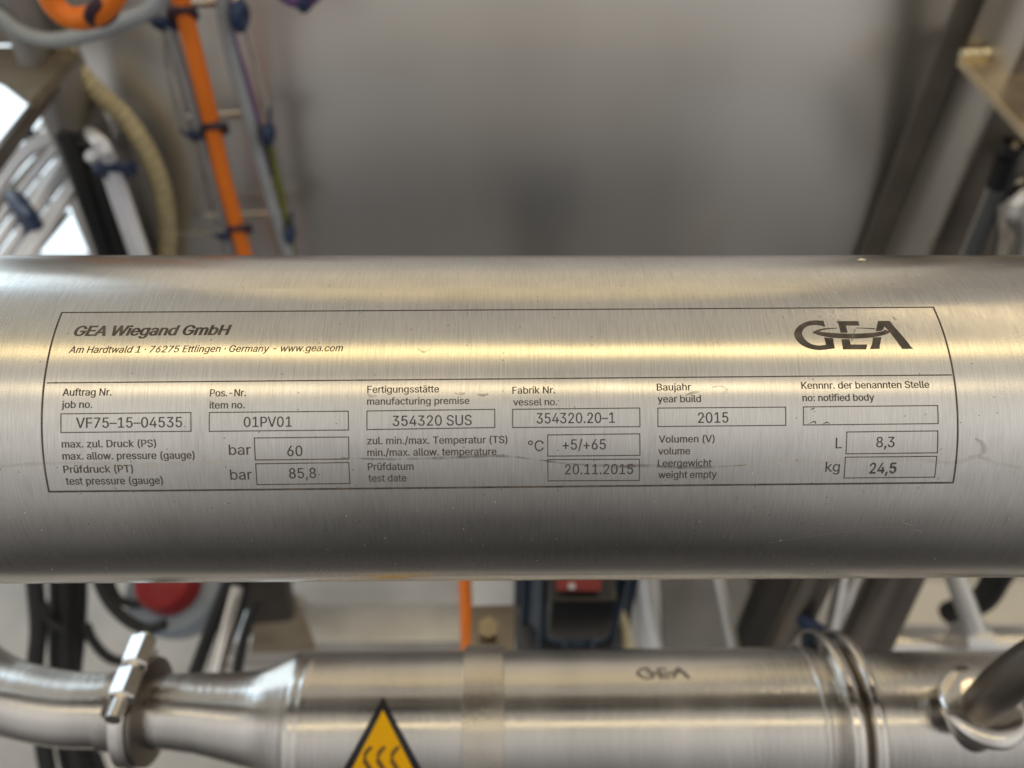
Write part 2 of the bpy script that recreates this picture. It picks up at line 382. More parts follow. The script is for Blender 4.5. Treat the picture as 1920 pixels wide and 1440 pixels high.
def offset_loop(P, d, sgn):
    out = []; n = len(P)
    for i in range(n):
        e0 = (P[i]-P[i-1]).normalized(); e1 = (P[(i+1) % n]-P[i]).normalized()
        m = Vector((e0.y, -e0.x)) + Vector((e1.y, -e1.x))
        if m.length < 1e-6: out.append(P[i]); continue
        m.normalize(); k = 1/max(.6, m.dot(Vector((e1.y, -e1.x)))); out.append(P[i] + Vector((m.x, m.y*.25))*d*k*sgn)
    return out
def wind(loops, p):
    w = 0
    for P in loops:
        for i in range(len(P)):
            a, b = P[i], P[(i+1) % len(P)]
            if a.y <= p.y:
                if b.y > p.y and (b.x-a.x)*(p.y-a.y) - (p.x-a.x)*(b.y-a.y) > 0: w += 1
            elif b.y <= p.y and (b.x-a.x)*(p.y-a.y) - (p.x-a.x)*(b.y-a.y) < 0: w -= 1
    return w
def fill(loops):
    """triangles of the non-zero area of the loops, glyph by glyph (groups of loops overlapping in x)"""
    items = sorted(loops, key=lambda P: min(q.x for q in P)); groups = []
    for P in items:
        lo, hi = min(q.x for q in P), max(q.x for q in P)
        if groups and lo < groups[-1][1] + 1e-4: groups[-1][0].append(P); groups[-1][1] = max(groups[-1][1], hi)
        else: groups.append([[P], hi])
    tris = []
    for G, _ in groups:
        V, E = [], []
        for P in G:
            s = len(V); V += P; E += [(s+i, s+(i+1) % len(P)) for i in range(len(P))]
        vo, eo, fo, *_r = delaunay_2d_cdt(V, E, [], 0, 1e-5)
        for f in fo:
            c = sum((vo[i] for i in f), Vector((0, 0)))/len(f)
            if wind(G, c) != 0: tris.append([vo[i] for i in f])
    return tris
CAPH = max(p.y for P in char_loops('H') for p in P)
def text_polys(body, off=0.0):
    L = char_loops(body)
    big = max(L, key=lambda P: abs(sarea(P))); sg = 1 if sarea(big) > 0 else -1
    if off: L = [offset_loop(P, off, sg) for P in L]
    return fill(L)
def engrave(name, body, x0, y0, x1, y1, cap, mt=None, off=0.0, ital=0.0, h=MARK_H):
    T = text_polys(body, off); mt = mt or M_MARK
    xs = [p.x for t in T for p in t]; lo, hi = min(xs), max(xs); ch = CAPH
    if ital:                                     # keep the slanted ends inside x0..x1
        hi = max(p.x + ital*p.y for t in T for p in t); lo = min(p.x + ital*p.y for t in T for p in t)
    p0, p1 = inv(x0, y0), inv(x1, y1); up = inv(x0, y0-cap); dx = (p1-p0); hgt = (up-p0).length
    e = dx/(hi-lo); nrm = Vector((dx.y, -dx.x)).normalized()*hgt/ch
    return flat_mesh(name, [[p0 + e*(p.x + ital*p.y - lo) + nrm*p.y for p in t] for t in T], mt, h)
engrave('engraved_company_name', 'GEA Wiegand GmbH', 136.9, 629.7, 432, 627.6, 17.8, off=.034, ital=.21)
engrave('engraved_address', 'Am Hardtwald 1 · 76275 Ettlingen · Germany - www.gea.com', 128, 662.0, 643, 658.4, 12.2, off=.013, ital=.21)
CAPT = [('Auftrag Nr.', 116.9, 742.2, 209, 741.6, 13.4), ('job no.', 115.3, 765.3, 173, 764.7, 13.4), ('Pos.-Nr.', 393.4, 743.4, 461, 742.8, 13.4), ('item no.', 392.5, 766.2, 458.8, 765.6, 13.4),
        ('max. zul. Druck (PS)', 116, 839.4, 293, 837.8, 13.6), ('max. allow. pressure (gauge)', 117.5, 862, 365.3, 860, 13.6), ('Prüfdruck (PT)', 119.7, 886.8, 250.3, 885.6, 13.6), ('test pressure (gauge)', 124.4, 909, 306, 907.3, 13.6),
        ('Fertigungsstätte', 688.4, 736.7, 823.4, 735.6, 13), ('manufacturing premise', 688, 759, 880.3, 757.4, 13), ('zul. min./max. Temperatur (TS)', 688.4, 833.2, 951.6, 830.8, 13.6), ('min./max. allow. temperature', 688.8, 855.2, 931, 853, 13.6),
        ('Prüfdatum', 689.7, 881.6, 775.6, 880.8, 13.3), ('test date', 691, 903.2, 762.5, 902.6, 13.3), ('Fabrik Nr.', 960.6, 738.2, 1041, 737.5, 13), ('vessel no.', 962, 760.4, 1045, 759.7, 13),
        ('Baujahr', 1231.6, 732.4, 1296, 731.8, 13), ('year build', 1233, 754.6, 1314.6, 753.8, 13), ('Volumen (V)', 1235, 830, 1340, 829, 13.2), ('volume', 1234, 852.4, 1294, 851.8, 13.2), ('Leergewicht', 1233, 875.2, 1334, 874.2, 13.2), ('weight empty', 1234, 896.8, 1343.7, 895.8, 13.2),
        ('Kennnr. der benannten Stelle', 1502.9, 729.2, 1743, 727.2, 13), ('no: notified body', 1505, 752.3, 1639.8, 751.2, 13)]
for c in CAPT: engrave('engraved_caption', *c, off=.016)
for c in [('bar', 429.4, 852.9, 470.6, 852.5, 19), ('bar', 432.5, 899.5, 472.8, 899.1, 19), ('°C', 990, 845.8, 1019.7, 845.5, 19.8), ('L', 1566.5, 840.6, 1578.4, 840.5, 19.5), ('kg', 1547, 884.5, 1574, 884.2, 18.6)]:
    engrave('engraved_unit', *c, off=.006)
VALS = [('VF75–15–04535', 142.5, 802.6, 341.5, 801.0, 19.4), ('01PV01', 457, 800.7, 547, 800, 19), ('60', 538.8, 855.2, 567.5, 855, 19.4), ('85,8', 542.5, 897, 593.4, 896.4, 19), ('354320 SUS', 736, 798.9, 884.7, 797.2, 19.3),
        ('354320.20–1', 1006, 794.2, 1153, 792.8, 19.6), ('+5/+65', 1055, 843.3, 1136, 842.8, 19.4), ('20.11.2015', 1059, 889.5, 1187, 888.8, 18.8), ('2015', 1308.8, 793.1, 1366, 792.4, 19.6), ('8,3', 1642.7, 838.7, 1677, 838.4, 19.5), ('24,5', 1629.4, 888.3, 1678.5, 887.8, 19.4)]
for c in VALS: engrave('engraved_value', *c, mt=M_MARK2, off=.009)
engrave('engraved_value', '24,5', 1631.0, 887.0, 1680.0, 886.5, 19.4, mt=M_MARK2, off=-.012, h=.00006)
# emblem traced in its own drawing units (crop of the plate, 6.857 units to a photo pixel)
def lp(x, y): return inv(1460 + x/6.857, 580 + y/6.857)
def curve(pts, n=6):
    q = smoothpath([Vector((x, y, 0)) for x, y in pts], n); return [(p.x, p.y) for p in q]
G_ = curve([(578, 150), (520, 144), (450, 143), (380, 153), (310, 180), (250, 220), (212, 268), (200, 312), (210, 360), (245, 415), (300, 460), (370, 495), (450, 516), (540, 523), (620, 515), (722, 503)]) + \
     [(698, 370), (584, 362)] + curve([(608, 455), (540, 464), (480, 462), (420, 445), (370, 415), (325, 370), (303, 320), (305, 285), (325, 250), (365, 220), (420, 203), (470, 200), (520, 205), (560, 214), (600, 226)])
E_top = [(742, 152), (1025, 152), (1040, 208), (865, 208), (887, 300), (796, 300), (775, 215), (765, 180)]
E_bot = [(805, 385), (910, 385), (927, 452), (1138, 452), (1125, 515), (828, 515)]
A_main = [(1275, 150), (1425, 148), (1500, 240), (1620, 375), (1700, 480), (1730, 507), (1588, 510), (1510, 400), (1430, 296), (1363, 220), (1340, 262), (1318, 277), (1248, 282), (1262, 215)]
A_leg = [(1212, 362), (1322, 357), (1300, 465), (1299, 508), (1172, 511), (1200, 450)]
ring = curve([(750, 238), (600, 243), (500, 264), (440, 294), (470, 314), (580, 346), (720, 366), (930, 375), (1150, 365), (1330, 335), (1426, 297), (1400, 276), (1362, 262)]) + \
       curve([(1340, 280), (1250, 297), (1150, 306), (950, 314), (750, 308), (600, 297), (522, 284), (560, 268), (640, 254), (750, 246)])
ring2 = [(1000, 236), (1100, 237), (1240, 244), (1240, 259), (1100, 246), (1000, 243)]
def poly_tris(P, f):
    return [[f(*p) for p in t] for t in fill([[Vector(p) for p in P]])]
emblem = []
for P in (G_, E_top, E_bot, A_main, A_leg, ring2): emblem += poly_tris(P, lp)
lg = flat_mesh('engraved_emblem', emblem, M_MARK)
flat_mesh('emblem_ring', poly_tris(ring, lp), M_MARK, .00006).parent = lg
bpy.data.objects['emblem_ring'].matrix_parent_inverse = Matrix()

# marks of use: dried drip line, smudges, scratches, dust
def stain(name, pix, widths, mt, h=.00002, n=8):
    P = smoothpath([Vector((*inv(*p), 0)) for p in pix], n); m = len(P)-1
    W = []
    for i in range(m+1):
        s = i/m*(len(widths)-1); k = min(int(s), len(widths)-2); W.append((widths[k]*(1-(s-k)) + widths[k+1]*(s-k))*PXW*random.uniform(.75, 1.25))
    polys = ribbon_polys([Vector((p.x, p.y)) for p in P], W)
    return flat_mesh(name, polys, mt, h, [((i/m, 1), ((i+1)/m, 1), ((i+1)/m, 0), (i/m, 0)) for i in range(m)])
stain('water_stain', [(-20, 876), (120, 868), (260, 874), (420, 866), (540, 864), (660, 868)], [10, 9, 12, 8, 6, 4], M_STL)
stain('drip_stain', [(640, 858), (720, 861), (820, 859), (935, 855), (1000, 861), (1060, 869), (1130, 873), (1190, 874)], [3, 5, 7, 6, 4, 6, 7, 5], M_STD)
stain('drip_stain', [(1150, 878), (1200, 873), (1260, 876), (1330, 876), (1400, 872)], [4, 9, 8, 6, 3], M_STD)
stain('water_stain', [(1360, 874), (1460, 868), (1580, 866), (1640, 860), (1720, 862), (1790, 868), (1830, 856), (1870, 868), (1940, 882)], [4, 8, 10, 8, 9, 9, 12, 10, 9], M_STL)
stain('drip_stain', [(1828, 822), (1842, 832), (1845, 846), (1835, 855)], [4, 12, 16, 8], stain_material('faint_drop_stain', (.36, .34, .33), .32, .3, .5))
for p in [[(688, 738), (696, 743), (708, 742)], [(852, 737), (862, 739), (872, 737)], [(893, 739), (905, 741), (916, 739)], [(1286, 741), (1300, 736), (1313, 735)], [(1336, 726), (1350, 724), (1362, 730), (1358, 738), (1342, 738)], [(783, 654), (795, 660), (806, 655)], [(1668, 586), (1676, 596), (1681, 600)], [(1510, 770), (1511, 777), (1511, 786)]]:
    stain('smudge', p, [3, 7, 4], M_SMU, .000025)
for p in [[(1516, 795), (1524, 791), (1529, 791), (1529, 795)], [(1543, 795), (1550, 792), (1556, 794)], [(1520, 768), (1528, 765)]]:
    stain('smudge', p, [1.0, 2.4, 1.2], M_MARK, .000025)
stain('smudge', [(1604, 617), (1600, 627), (1597, 640)], [4, 7, 3], stain_material('emblem_scuff', (.34, .32, .29), .8, .6, .5), .00011)
for p, w in [([(1440, 1018), (1500, 1008), (1555, 1000), (1640, 989), (1700, 988)], .55), ([(1690, 976), (1700, 982), (1709, 984)], 1.3), ([(1716, 992), (1728, 997)], 1.5), ([(1665, 518), (1675, 519), (1686, 521)], 1.0), ([(1697, 508), (1703, 512)], 1.0), ([(792, 916), (800, 919), (808, 923)], 1.1), ([(1862, 495), (1880, 497)], .9)]:
    flat_mesh('scratch', ribbon_polys([Vector((q.x, q.y)) for q in smoothpath([Vector((*inv(*k), 0)) for k in p], 6)], w*PXW), M_SCR, .00007)
# a paint fleck on the crest and loose dust
bm = bmesh.new(); c = inv(1614, 488); u0 = PXW
vs = [bm.verts.new(surf(c.x + dx*u0, c.y + dy*u0, .00012 + (.0003 if i in (2, 3) else 0))) for i, (dx, dy) in enumerate([(-10, 2), (-3, -6), (4, -9), (10, 0), (9, 5), (0, 6)])]
bm.faces.new(vs); mesh_obj('paint_fleck', bm, M_FLECK, vessel)
bm = bmesh.new()
for i in range(230):
    px, py = random.uniform(-20, 1940), random.choice((random.uniform(484, 560), random.uniform(560, 1080), random.uniform(930, 1080)))
    c = inv(px, py); s = PXW*random.choice((.4, .5, .6, .7, .8, 1.3))*random.uniform(.7, 1.2); an = random.uniform(0, 3.1); el = random.uniform(.5, 1)
    vs = []
    for k in range(6):
        a = k*math.pi/3; x, y = math.cos(a)*s*random.uniform(.7, 1.2), math.sin(a)*s*el
        vs.append(bm.verts.new(surf(c.x + x*math.cos(an) - y*math.sin(an), c.y + x*math.sin(an) + y*math.cos(an), .00010)))
    bm.faces.new(vs)
d = mesh_obj('dust', bm, M_FLECK, vessel); d['kind'] = 'stuff'

# ------------------------------------------------------------------ back sheet, posts and welded plates
YP = .75
def post_edge(px, py): return aty(px, py, YP).x
XR, XL = aty(1716, 300, YP).x, aty(234, 300, YP).x
def bowed_sheet(name, x0, x1, dy, thick, m, par=None):
    """upright sheet, slightly dished: its upper half leans gently back, sooner towards the sides"""
    bm = bmesh.new(); nx = max(1, int((x1-x0)/.03)); zs = [.17 + .02*i for i in range(107)]
    def depth(x):
        y, out = YP, []
        for z in zs:
            out.append(y); t_ = min(1, max(0, (z + .30*x*x - .80)/.25)); y += .02*math.tan(R(15)*t_*t_*(3-2*t_))
        o = out[33]; return [q - o + YP for q in out]
    G = []
    for i in range(nx+1):
        x = x0 + (x1-x0)*i/nx; G.append([(x, y, z) for y, z in zip(depth(x), zs)])
    fr = [[bm.verts.new((x, y+dy, z)) for x, y, z in c_] for c_ in G]; bk_ = [[bm.verts.new((x, y+dy+thick, z)) for x, y, z in c_] for c_ in G]
    def quads(A, B):
        for k in range(len(A)-1): bm.faces.new((A[k], B[k], B[k+1], A[k+1]))
    for i in range(nx): quads(fr[i], fr[i+1]); quads(bk_[i], bk_[i+1]); bm.faces.new((fr[i][0], fr[i+1][0], bk_[i+1][0], bk_[i][0])); bm.faces.new((fr[i][-1], fr[i+1][-1], bk_[i+1][-1], bk_[i][-1]))
    quads(fr[0], bk_[0]); quads(fr[-1], bk_[-1])
    return mesh_obj(name, bm, m, par, 35)
back = bowed_sheet('back_panel', XL - .08, XR + .08, .001, .006, M_PANEL)
tag(back, 'wide vertical stainless steel sheet between the two posts', 'panel')
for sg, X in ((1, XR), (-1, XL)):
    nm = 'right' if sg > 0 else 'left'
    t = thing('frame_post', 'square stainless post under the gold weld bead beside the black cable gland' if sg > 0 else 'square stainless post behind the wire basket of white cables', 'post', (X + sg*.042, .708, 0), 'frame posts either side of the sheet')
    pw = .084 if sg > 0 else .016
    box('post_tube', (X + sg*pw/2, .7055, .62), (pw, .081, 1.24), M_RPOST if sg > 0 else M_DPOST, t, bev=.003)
    if sg > 0: box('reflection_strip', (X - .0135, .742, .62), (.026, .006, 1.22), M_REFLSTRIP, t, bev=.002)  # added strip: dark reflection wedge beside the post, put into its colour
    if sg > 0: box('front_shade', (X + pw/2 + .003, .663, .62), (pw - .002, .003, 1.23), M_DARKT, t, bev=.0008)  # added sheet: shade of the post's front face put into its colour
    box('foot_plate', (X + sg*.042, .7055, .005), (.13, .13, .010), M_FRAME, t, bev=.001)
tag(tube('edge_rod', [aty(1864, 178, .655), aty(1737, 480, .655), aty(1700, 565, .655)], .0022, M_WIRE, sm=False, seg=10), 'thin straight steel rod running down the right post', 'rod')
# welded cap plates on the posts, with the upper frame standing on them
def cap_plate(pix, Zref, label, weld, up):
    t = thing('welded_plate', label, 'plate', atz(*pix[0], Zref), 'plates welded to the posts')
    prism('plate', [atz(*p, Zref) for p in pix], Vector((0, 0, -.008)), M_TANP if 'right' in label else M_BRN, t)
    w = [atz(*p, Zref + .003) for p in weld]
    bm = bmesh.new(); m = 16; pts = [w[0].lerp(w[1], i/m) for i in range(m+1)]
    add_tube(bm, [p for p in pts], .005, 10, rads=[.0062 if i % 2 else .0048 for i in range(m+1)])
    mesh_obj('weld_bead', bm, M_WELD, t)
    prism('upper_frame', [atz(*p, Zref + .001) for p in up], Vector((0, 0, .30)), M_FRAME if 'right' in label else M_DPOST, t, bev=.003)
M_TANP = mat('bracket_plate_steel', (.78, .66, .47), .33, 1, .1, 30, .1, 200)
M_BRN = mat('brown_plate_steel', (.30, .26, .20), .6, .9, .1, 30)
M_WELD = mat('weld_metal', (.85, .70, .48), .25, 1, .2, 200, .4, 800)
ZR = aty(1800, 108, .70).z; ZL = aty(145, 98, .70).z
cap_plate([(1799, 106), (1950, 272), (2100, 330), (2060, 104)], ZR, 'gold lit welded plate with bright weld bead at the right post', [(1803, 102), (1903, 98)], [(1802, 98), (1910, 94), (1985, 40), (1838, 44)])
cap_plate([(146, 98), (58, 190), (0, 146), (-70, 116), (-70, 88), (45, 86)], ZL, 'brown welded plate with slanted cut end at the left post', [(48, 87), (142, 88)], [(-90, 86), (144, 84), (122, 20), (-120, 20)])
# dark side bar running towards the viewer under the left plate
bar = prism('side_bar', [atz(58, 186, ZL-.010), atz(104, 146, ZL-.010), atz(-40, 332, ZL-.010), atz(-70, 346, ZL-.010)], Vector((0, 0, -.012)), M_DARKT)
tag(bar, 'dark steel bar running diagonally between white daylight and the wire basket', 'bar')

# ------------------------------------------------------------------ vertical cable ladder on the sheet
YL = .715
lad = thing('cable_ladder', 'upright wire ladder of thin rungs fixed to the stainless sheet', 'cable tray', aty(420, 470, YL))
def rung(a, b, r=.0026):
    tube('rung', [a, b], r, M_WIRE, lad, sm=False, seg=10)
for (x0, y0, x1, y1) in [(190, 36, 330, 32), (330, 9, 450, 3), (350, 218, 485, 213), (388, 404, 545, 400), (296, 440, 440, 432)]: rung(aty(x0, y0, YL+.012), aty(x1, y1, YL+.012), .0036)
tube('rail', [aty(250, -150, YL+.012), aty(306, 40, YL+.012), aty(374, 290, YL+.012), aty(432, 500, YL+.012), aty(455, 600, YL+.012)], .0026, M_WIRE, lad, seg=10)
tube('rail', [aty(385, -150, YL+.012), aty(425, 40, YL+.012), aty(482, 290, YL+.012), aty(530, 500, YL+.012), aty(548, 600, YL+.012)], .0026, M_WIRE, lad, seg=10)
def cable(label, pix, Y, rad, m, name='cable', cat='cable', group='cables on the upright ladder'):
    return tag(tube(name, [aty(*p, Y) for p in pix], rad, m, seg=14), label, cat, group)
cable('thick orange cable running straight down the ladder', [(318, -120), (340, 0), (362, 90), (394, 220), (418, 330), (440, 410), (458, 475), (480, 570)], .69, .0078, M_ORANGE)
cable('grey cable close along the left of the straight orange cable', [(295, -100), (318, 40), (352, 160), (380, 260), (404, 350), (428, 450), (450, 560)], .70, .0046, M_GREY)
cable('grey cable on the right rail beside the purple cable', [(410, -60), (424, 60), (446, 150), (476, 255), (506, 370), (540, 475), (570, 570)], .70, .0056, M_GREY)
cable('thin purple cable behind the right grey cable', [(425, -20), (436, 70), (460, 150), (487, 250), (506, 330)], .711, .0036, M_PURPLE)
cable('green and yellow earth cable below the right blue ties', [(492, 240), (500, 256), (508, 285), (528, 370), (548, 475), (570, 580)], .705, .0034, M_GREEN)
cable('thin pale line dangling left of the ladder', [(290, -40), (304, 60), (322, 170), (350, 250), (372, 300), (378, 380), (400, 480), (420, 560)], .725, .0022, M_CLEAR)
cable('thin pale line on the far right of the ladder', [(452, 20), (470, 90), (492, 170), (505, 225)], .72, .0020, M_CLEAR)
cable('grey cable arching across the top left corner', [(-60, -10), (0, 32), (40, 62), (100, 76), (170, 62), (230, 40), (286, 14), (320, -40)], .66, .0062, M_GREY, group='cables looping at the upper left')
oc = cable('thick orange cable bent into a U at the top edge', [(76, -120), (82, -50), (98, 4), (132, 33), (174, 30), (208, 2), (230, -50), (244, -120)], .56, .0076, M_ORANGE, group='cables looping at the upper left')
pc = cable('bunch of purple wires with dark ties at the top edge', [(500, -40), (530, -12), (552, 0), (574, 2), (600, -20)], .70, .006, M_PURPLE, group='cables looping at the upper left')
# cable ties
def tie(label, px, py, Y, rx, ang, m, long=.012, th=.0038):
    t = thing('cable_tie', label, 'cable tie', aty(px, py, Y), 'cable ties')
    c = aty(px, py, Y); ax = CR*math.cos(R(ang)) + CU*math.sin(R(ang))
    bm = bmesh.new(); n = 16
    dirn = ax.normalized(); u = dirn.cross(CF).normalized(); w = dirn.cross(u)
    pts = [c + dirn*0 + (math.cos(k/n*2*math.pi)*dirn*rx + math.sin(k/n*2*math.pi)*w*rx*.9) for k in range(n+1)]
    add_tube(bm, pts, th, 8); mesh_obj('strap', bm, m, t)
    box('lock', c - CF*rx*.8 + dirn*rx*.5, (.008, .007, .006), m, t, basis(-CF, dirn), bev=.001)
    tube('tail', [c + dirn*rx, c + dirn*(rx+long*.6) - CF*.004, c + dirn*(rx+long) + CU*.004 - CF*.006], .0016, m, t, seg=8)
tie('dark tie round the straight orange cable near the top', 343, 28, .69, .0098, 8, M_DTIE, .003)
tie('dark tie round the middle of the straight orange cable', 403, 242, .69, .0098, 4, M_DTIE, .003)
tie('dark tie low on the straight orange cable', 450, 431, .69, .0098, 4, M_DTIE, .003)
tie('dark tie round the orange U bend', 192, 22, .56, .0098, 40, M_DTIE, .003)
tie('blue tie at the top of the left rail', 308, 46, .70, .0085, 170, M_NAVY, .008)
tie('blue tie with a tail halfway down the left rail', 375, 256, .70, .0085, 175, M_NAVY, .008)
tie('blue tie at the foot of the left rail', 428, 445, .70, .0082, 175, M_NAVY, .006)
tie('large blue tie at the top of the right rail', 450, 30, .695, .0085, 80, M_NAVY, .016, .0055)
tie('blue tie halfway down the right rail above the green cable', 503, 252, .695, .0066, 80, M_NAVY, .014, .0050)
tie('blue tie at the foot of the right rail', 544, 440, .695, .0062, 80, M_NAVY, .014, .0042)
tie('dark blue tie among the purple wires', 574, 2, .695, .0066, 60, M_NAVY, .008, .0040)
# cream hose in front of the left edge of the sheet
hs = tag(tube('spiral_hose', [aty(140, 128, .738), aty(190, 180, .737), aty(232, 218, .733), aty(273, 278, .728), aty(301, 345, .725), aty(314, 420, .725), aty(313, 480, .725), aty(305, 560, .725)], .0093, M_CREAM, seg=18), 'cream translucent spiral hose curving down beside the left post', 'hose')
bm = bmesh.new()
P = smoothpath([aty(140, 128, .738), aty(190, 180, .737), aty(232, 218, .733), aty(273, 278, .728), aty(301, 345, .725), aty(314, 420, .725), aty(313, 480, .725), aty(305, 560, .725)], 40)
prev = Vector((0, 1, 0)); hp = []
for i, p in enumerate(P):
    tdir = (P[min(i+1, len(P)-1)]-P[max(i-1, 0)]).normalized(); n = (prev - tdir*prev.dot(tdir)).normalized(); prev = n; b2 = tdir.cross(n); a = i*.55
    hp.append(p + (math.cos(a)*n + math.sin(a)*b2)*.0090)
add_tube(bm, hp, .0010, 6); mesh_obj('spiral', bm, mat('hose_spiral', (.42, .35, .2), .4), hs)

# ------------------------------------------------------------------ wire basket with white cables at the left
ZB = .90
bas = thing('wire_basket', 'horizontal wire mesh basket running diagonally out of the left edge', 'cable tray', atz(80, 400, ZB))
def bw(pix, r=.0026, Z=ZB, nm='wire'): tube(nm, [atz(*p, Z) for p in pix], r, M_WIRE, bas, sm=False, seg=8)
bw([(104, 262), (-60, 452)], .0042); bw([(150, 330), (0, 512)], .0042); bw([(100, 210), (-60, 400)]); bw([(140, 236), (-60, 480)]); bw([(176, 298), (0, 520)]); bw([(128, 400), (30, 520)], .0022)
bw([(60, 255), (140, 236)]); bw([(-10, 355), (72, 330), (108, 420)], .0022); bw([(-40, 420), (20, 400), (60, 500)], .0022)
tube('wire', [atz(92, 180, ZB+.05), atz(106, 215, ZB+.02), atz(98, 235, ZB)], .0026, M_WIRE, bas, seg=8)
WC = [[(104, 246), (38, 284), (-40, 380)], [(112, 258), (46, 296), (-40, 412)], [(120, 262), (62, 330), (-30, 452)], [(150, 262), (72, 352), (-30, 494)],
      [(158, 282), (84, 376), (-10, 506)], [(164, 300), (100, 392), (0, 530)], [(170, 316), (110, 398), (30, 520)]]
for i, p in enumerate(WC):
    lab = ['outermost white cable at the window side of the basket', 'second white cable from the window side of the basket', 'third white cable from the window side of the basket', 'middle white cable lying in the basket',
           'third white cable from the post side of the basket', 'second white cable from the post side of the basket', 'innermost white cable in the basket nearest the post'][i]
    tag(tube('white_cable', [atz(*q, ZB + .012) for q in p], .0043, M_WHITE, seg=12), lab, 'cable', 'white cables in the basket')
tag(tube('white_cable', [atz(60, 400, ZB+.016), atz(110, 320, ZB+.018), atz(140, 268, ZB+.02), atz(156, 246, ZB+.016), aty(186, 266, .60), aty(206, 300, .62), aty(232, 370, .63), aty(266, 470, .63), aty(300, 570, .63)], .0062, M_WHITE, seg=14),
    'white cable bending over the basket end and dropping down', 'cable', 'white cables in the basket')
tag(tube('white_cable', [aty(170, 290, .625), aty(200, 318, .635), aty(222, 380, .64), aty(256, 480, .64), aty(285, 570, .64)], .0062, M_WHITE, seg=14),
    'lower white cable dropping beside the bent one at the left post', 'cable', 'white cables in the basket')
tag(tube('black_cable', [aty(120, 250, .66), aty(140, 300, .655), aty(166, 380, .65), aty(196, 470, .65), aty(226, 570, .65)], .0085, M_BLACK, seg=14), 'thick black cable dropping through the end of the wire basket', 'cable')
tag(tube('black_cable', [aty(160, 270, .67), aty(180, 330, .66), aty(204, 400, .655), aty(230, 480, .655), aty(256, 570, .655)], .0085, M_BLACK, seg=14), 'thick black cable close beside the white drop cables', 'cable')
def tie2(label, P, ax, r, rx):
    t = thing('cable_tie', label, 'cable tie', P, 'cable ties'); ax = ax.normalized(); u = Vector((0, 0, 1))
    bm = bmesh.new(); n = 16; add_tube(bm, [P + ax*rx*math.cos(k/n*2*math.pi) + u*.009*math.sin(k/n*2*math.pi) for k in range(n+1)], r, 8); mesh_obj('strap', bm, M_NAVY, t)
    box('lock', P + u*.010 + ax*rx*.3, (.011, .009, .008), M_NAVY, t, basis(u, ax), bev=.001)
    tube('tail', [P + u*.010, P + u*.018 + ax*rx*.8, P + u*.022 + ax*rx*1.4], .0028, M_NAVY, t, seg=8)
cx = (atz(72, 438, ZB+.01) - atz(28, 372, ZB+.01))
tie2('blue tie across the white cables low at the left edge', atz(48, 404, ZB+.012), cx, .0085, .034)
tie2('blue tie across the white cables at the basket end', atz(154, 272, ZB+.014), atz(172, 298, ZB) - atz(142, 250, ZB), .0080, .028)
tie2('blue tie in the dark at the upper end of the basket', atz(50, 250, ZB+.012), atz(70, 262, ZB) - atz(34, 244, ZB), .0044, .011)
tie('wide blue tie round the white drop cables at the post', 216, 318, .625, .013, 4, M_NAVY, .008, .0055)

# ------------------------------------------------------------------ daylit glass door far behind at the left
gd = thing('glass_door', 'bright daylit glazed door far behind the left post', 'door', (-1.95, 1.9, 0))
box('door_frame', (-1.105, 1.9, 1.1), (.05, .06, 2.2), M_DOOR, gd); box('door_frame', (-2.9, 1.9, 1.1), (.06, .06, 2.2), M_DOOR, gd); box('door_frame', (-2.0, 1.9, 2.23), (1.73, .06, .06), M_DOOR, gd)
box('pane', (-2.0, 1.9, 1.1), (1.73, .012, 2.19), M_PANE, gd, bev=0)

# ------------------------------------------------------------------ things at the right post
gl = thing('cable_gland', 'black cable gland on a cable beside the right post', 'cable gland', aty(1885, 330, .60))
def cylp(name, a, b, r, m, parent=None, seg=20, rads=None): return tube(name, [a, b], r, m, parent, sm=False, seg=seg, rads=rads)
cylp('gland_body', aty(1892, 292, .60), aty(1874, 348, .60), .0105, M_MBLK, gl); cylp('gland_nut', aty(1905, 268, .60), aty(1893, 290, .60), .0125, M_MBLK, gl, seg=6)
cylp('gland_screw', aty(1903, 274, .585), aty(1905, 270, .583), .003, M_POL, gl)
tag(tube('grey_cable', [aty(1872, 350, .60), aty(1850, 410, .605), aty(1822, 490, .61), aty(1800, 560, .61)], .0072, mat('slate_jacket', (.09, .10, .105), .4), seg=14), 'dark slate cable dropping from the black gland', 'cable')
tag(tube('black_cable', [aty(1856, 352, .64), aty(1832, 412, .64), aty(1800, 490, .64), aty(1778, 560, .64)], .0034, M_POL, seg=12), 'thin bright steel line left of the slate cable', 'line')
tag(tube('blue_sleeve', [aty(1890, 372, .60), aty(1900, 362, .60), aty(1912, 352, .60)], .005, M_NAVY, seg=10), 'small blue sleeve under the black gland', 'sleeve')
ft = thing('pipe_elbow', 'cream lit steel pipe elbow cut off by the right edge', 'pipe', aty(1915, 420, .60))
tube('elbow', [aty(1990, 330, .62), aty(1940, 350, .60), aty(1908, 395, .59), aty(1905, 440, .59), aty(1890, 520, .59)], .016, M_PIPE, ft, seg=24)
cylp('elbow_ring', aty(1914, 380, .592), aty(1909, 396, .59), .0185, M_PIPE, ft, seg=24)

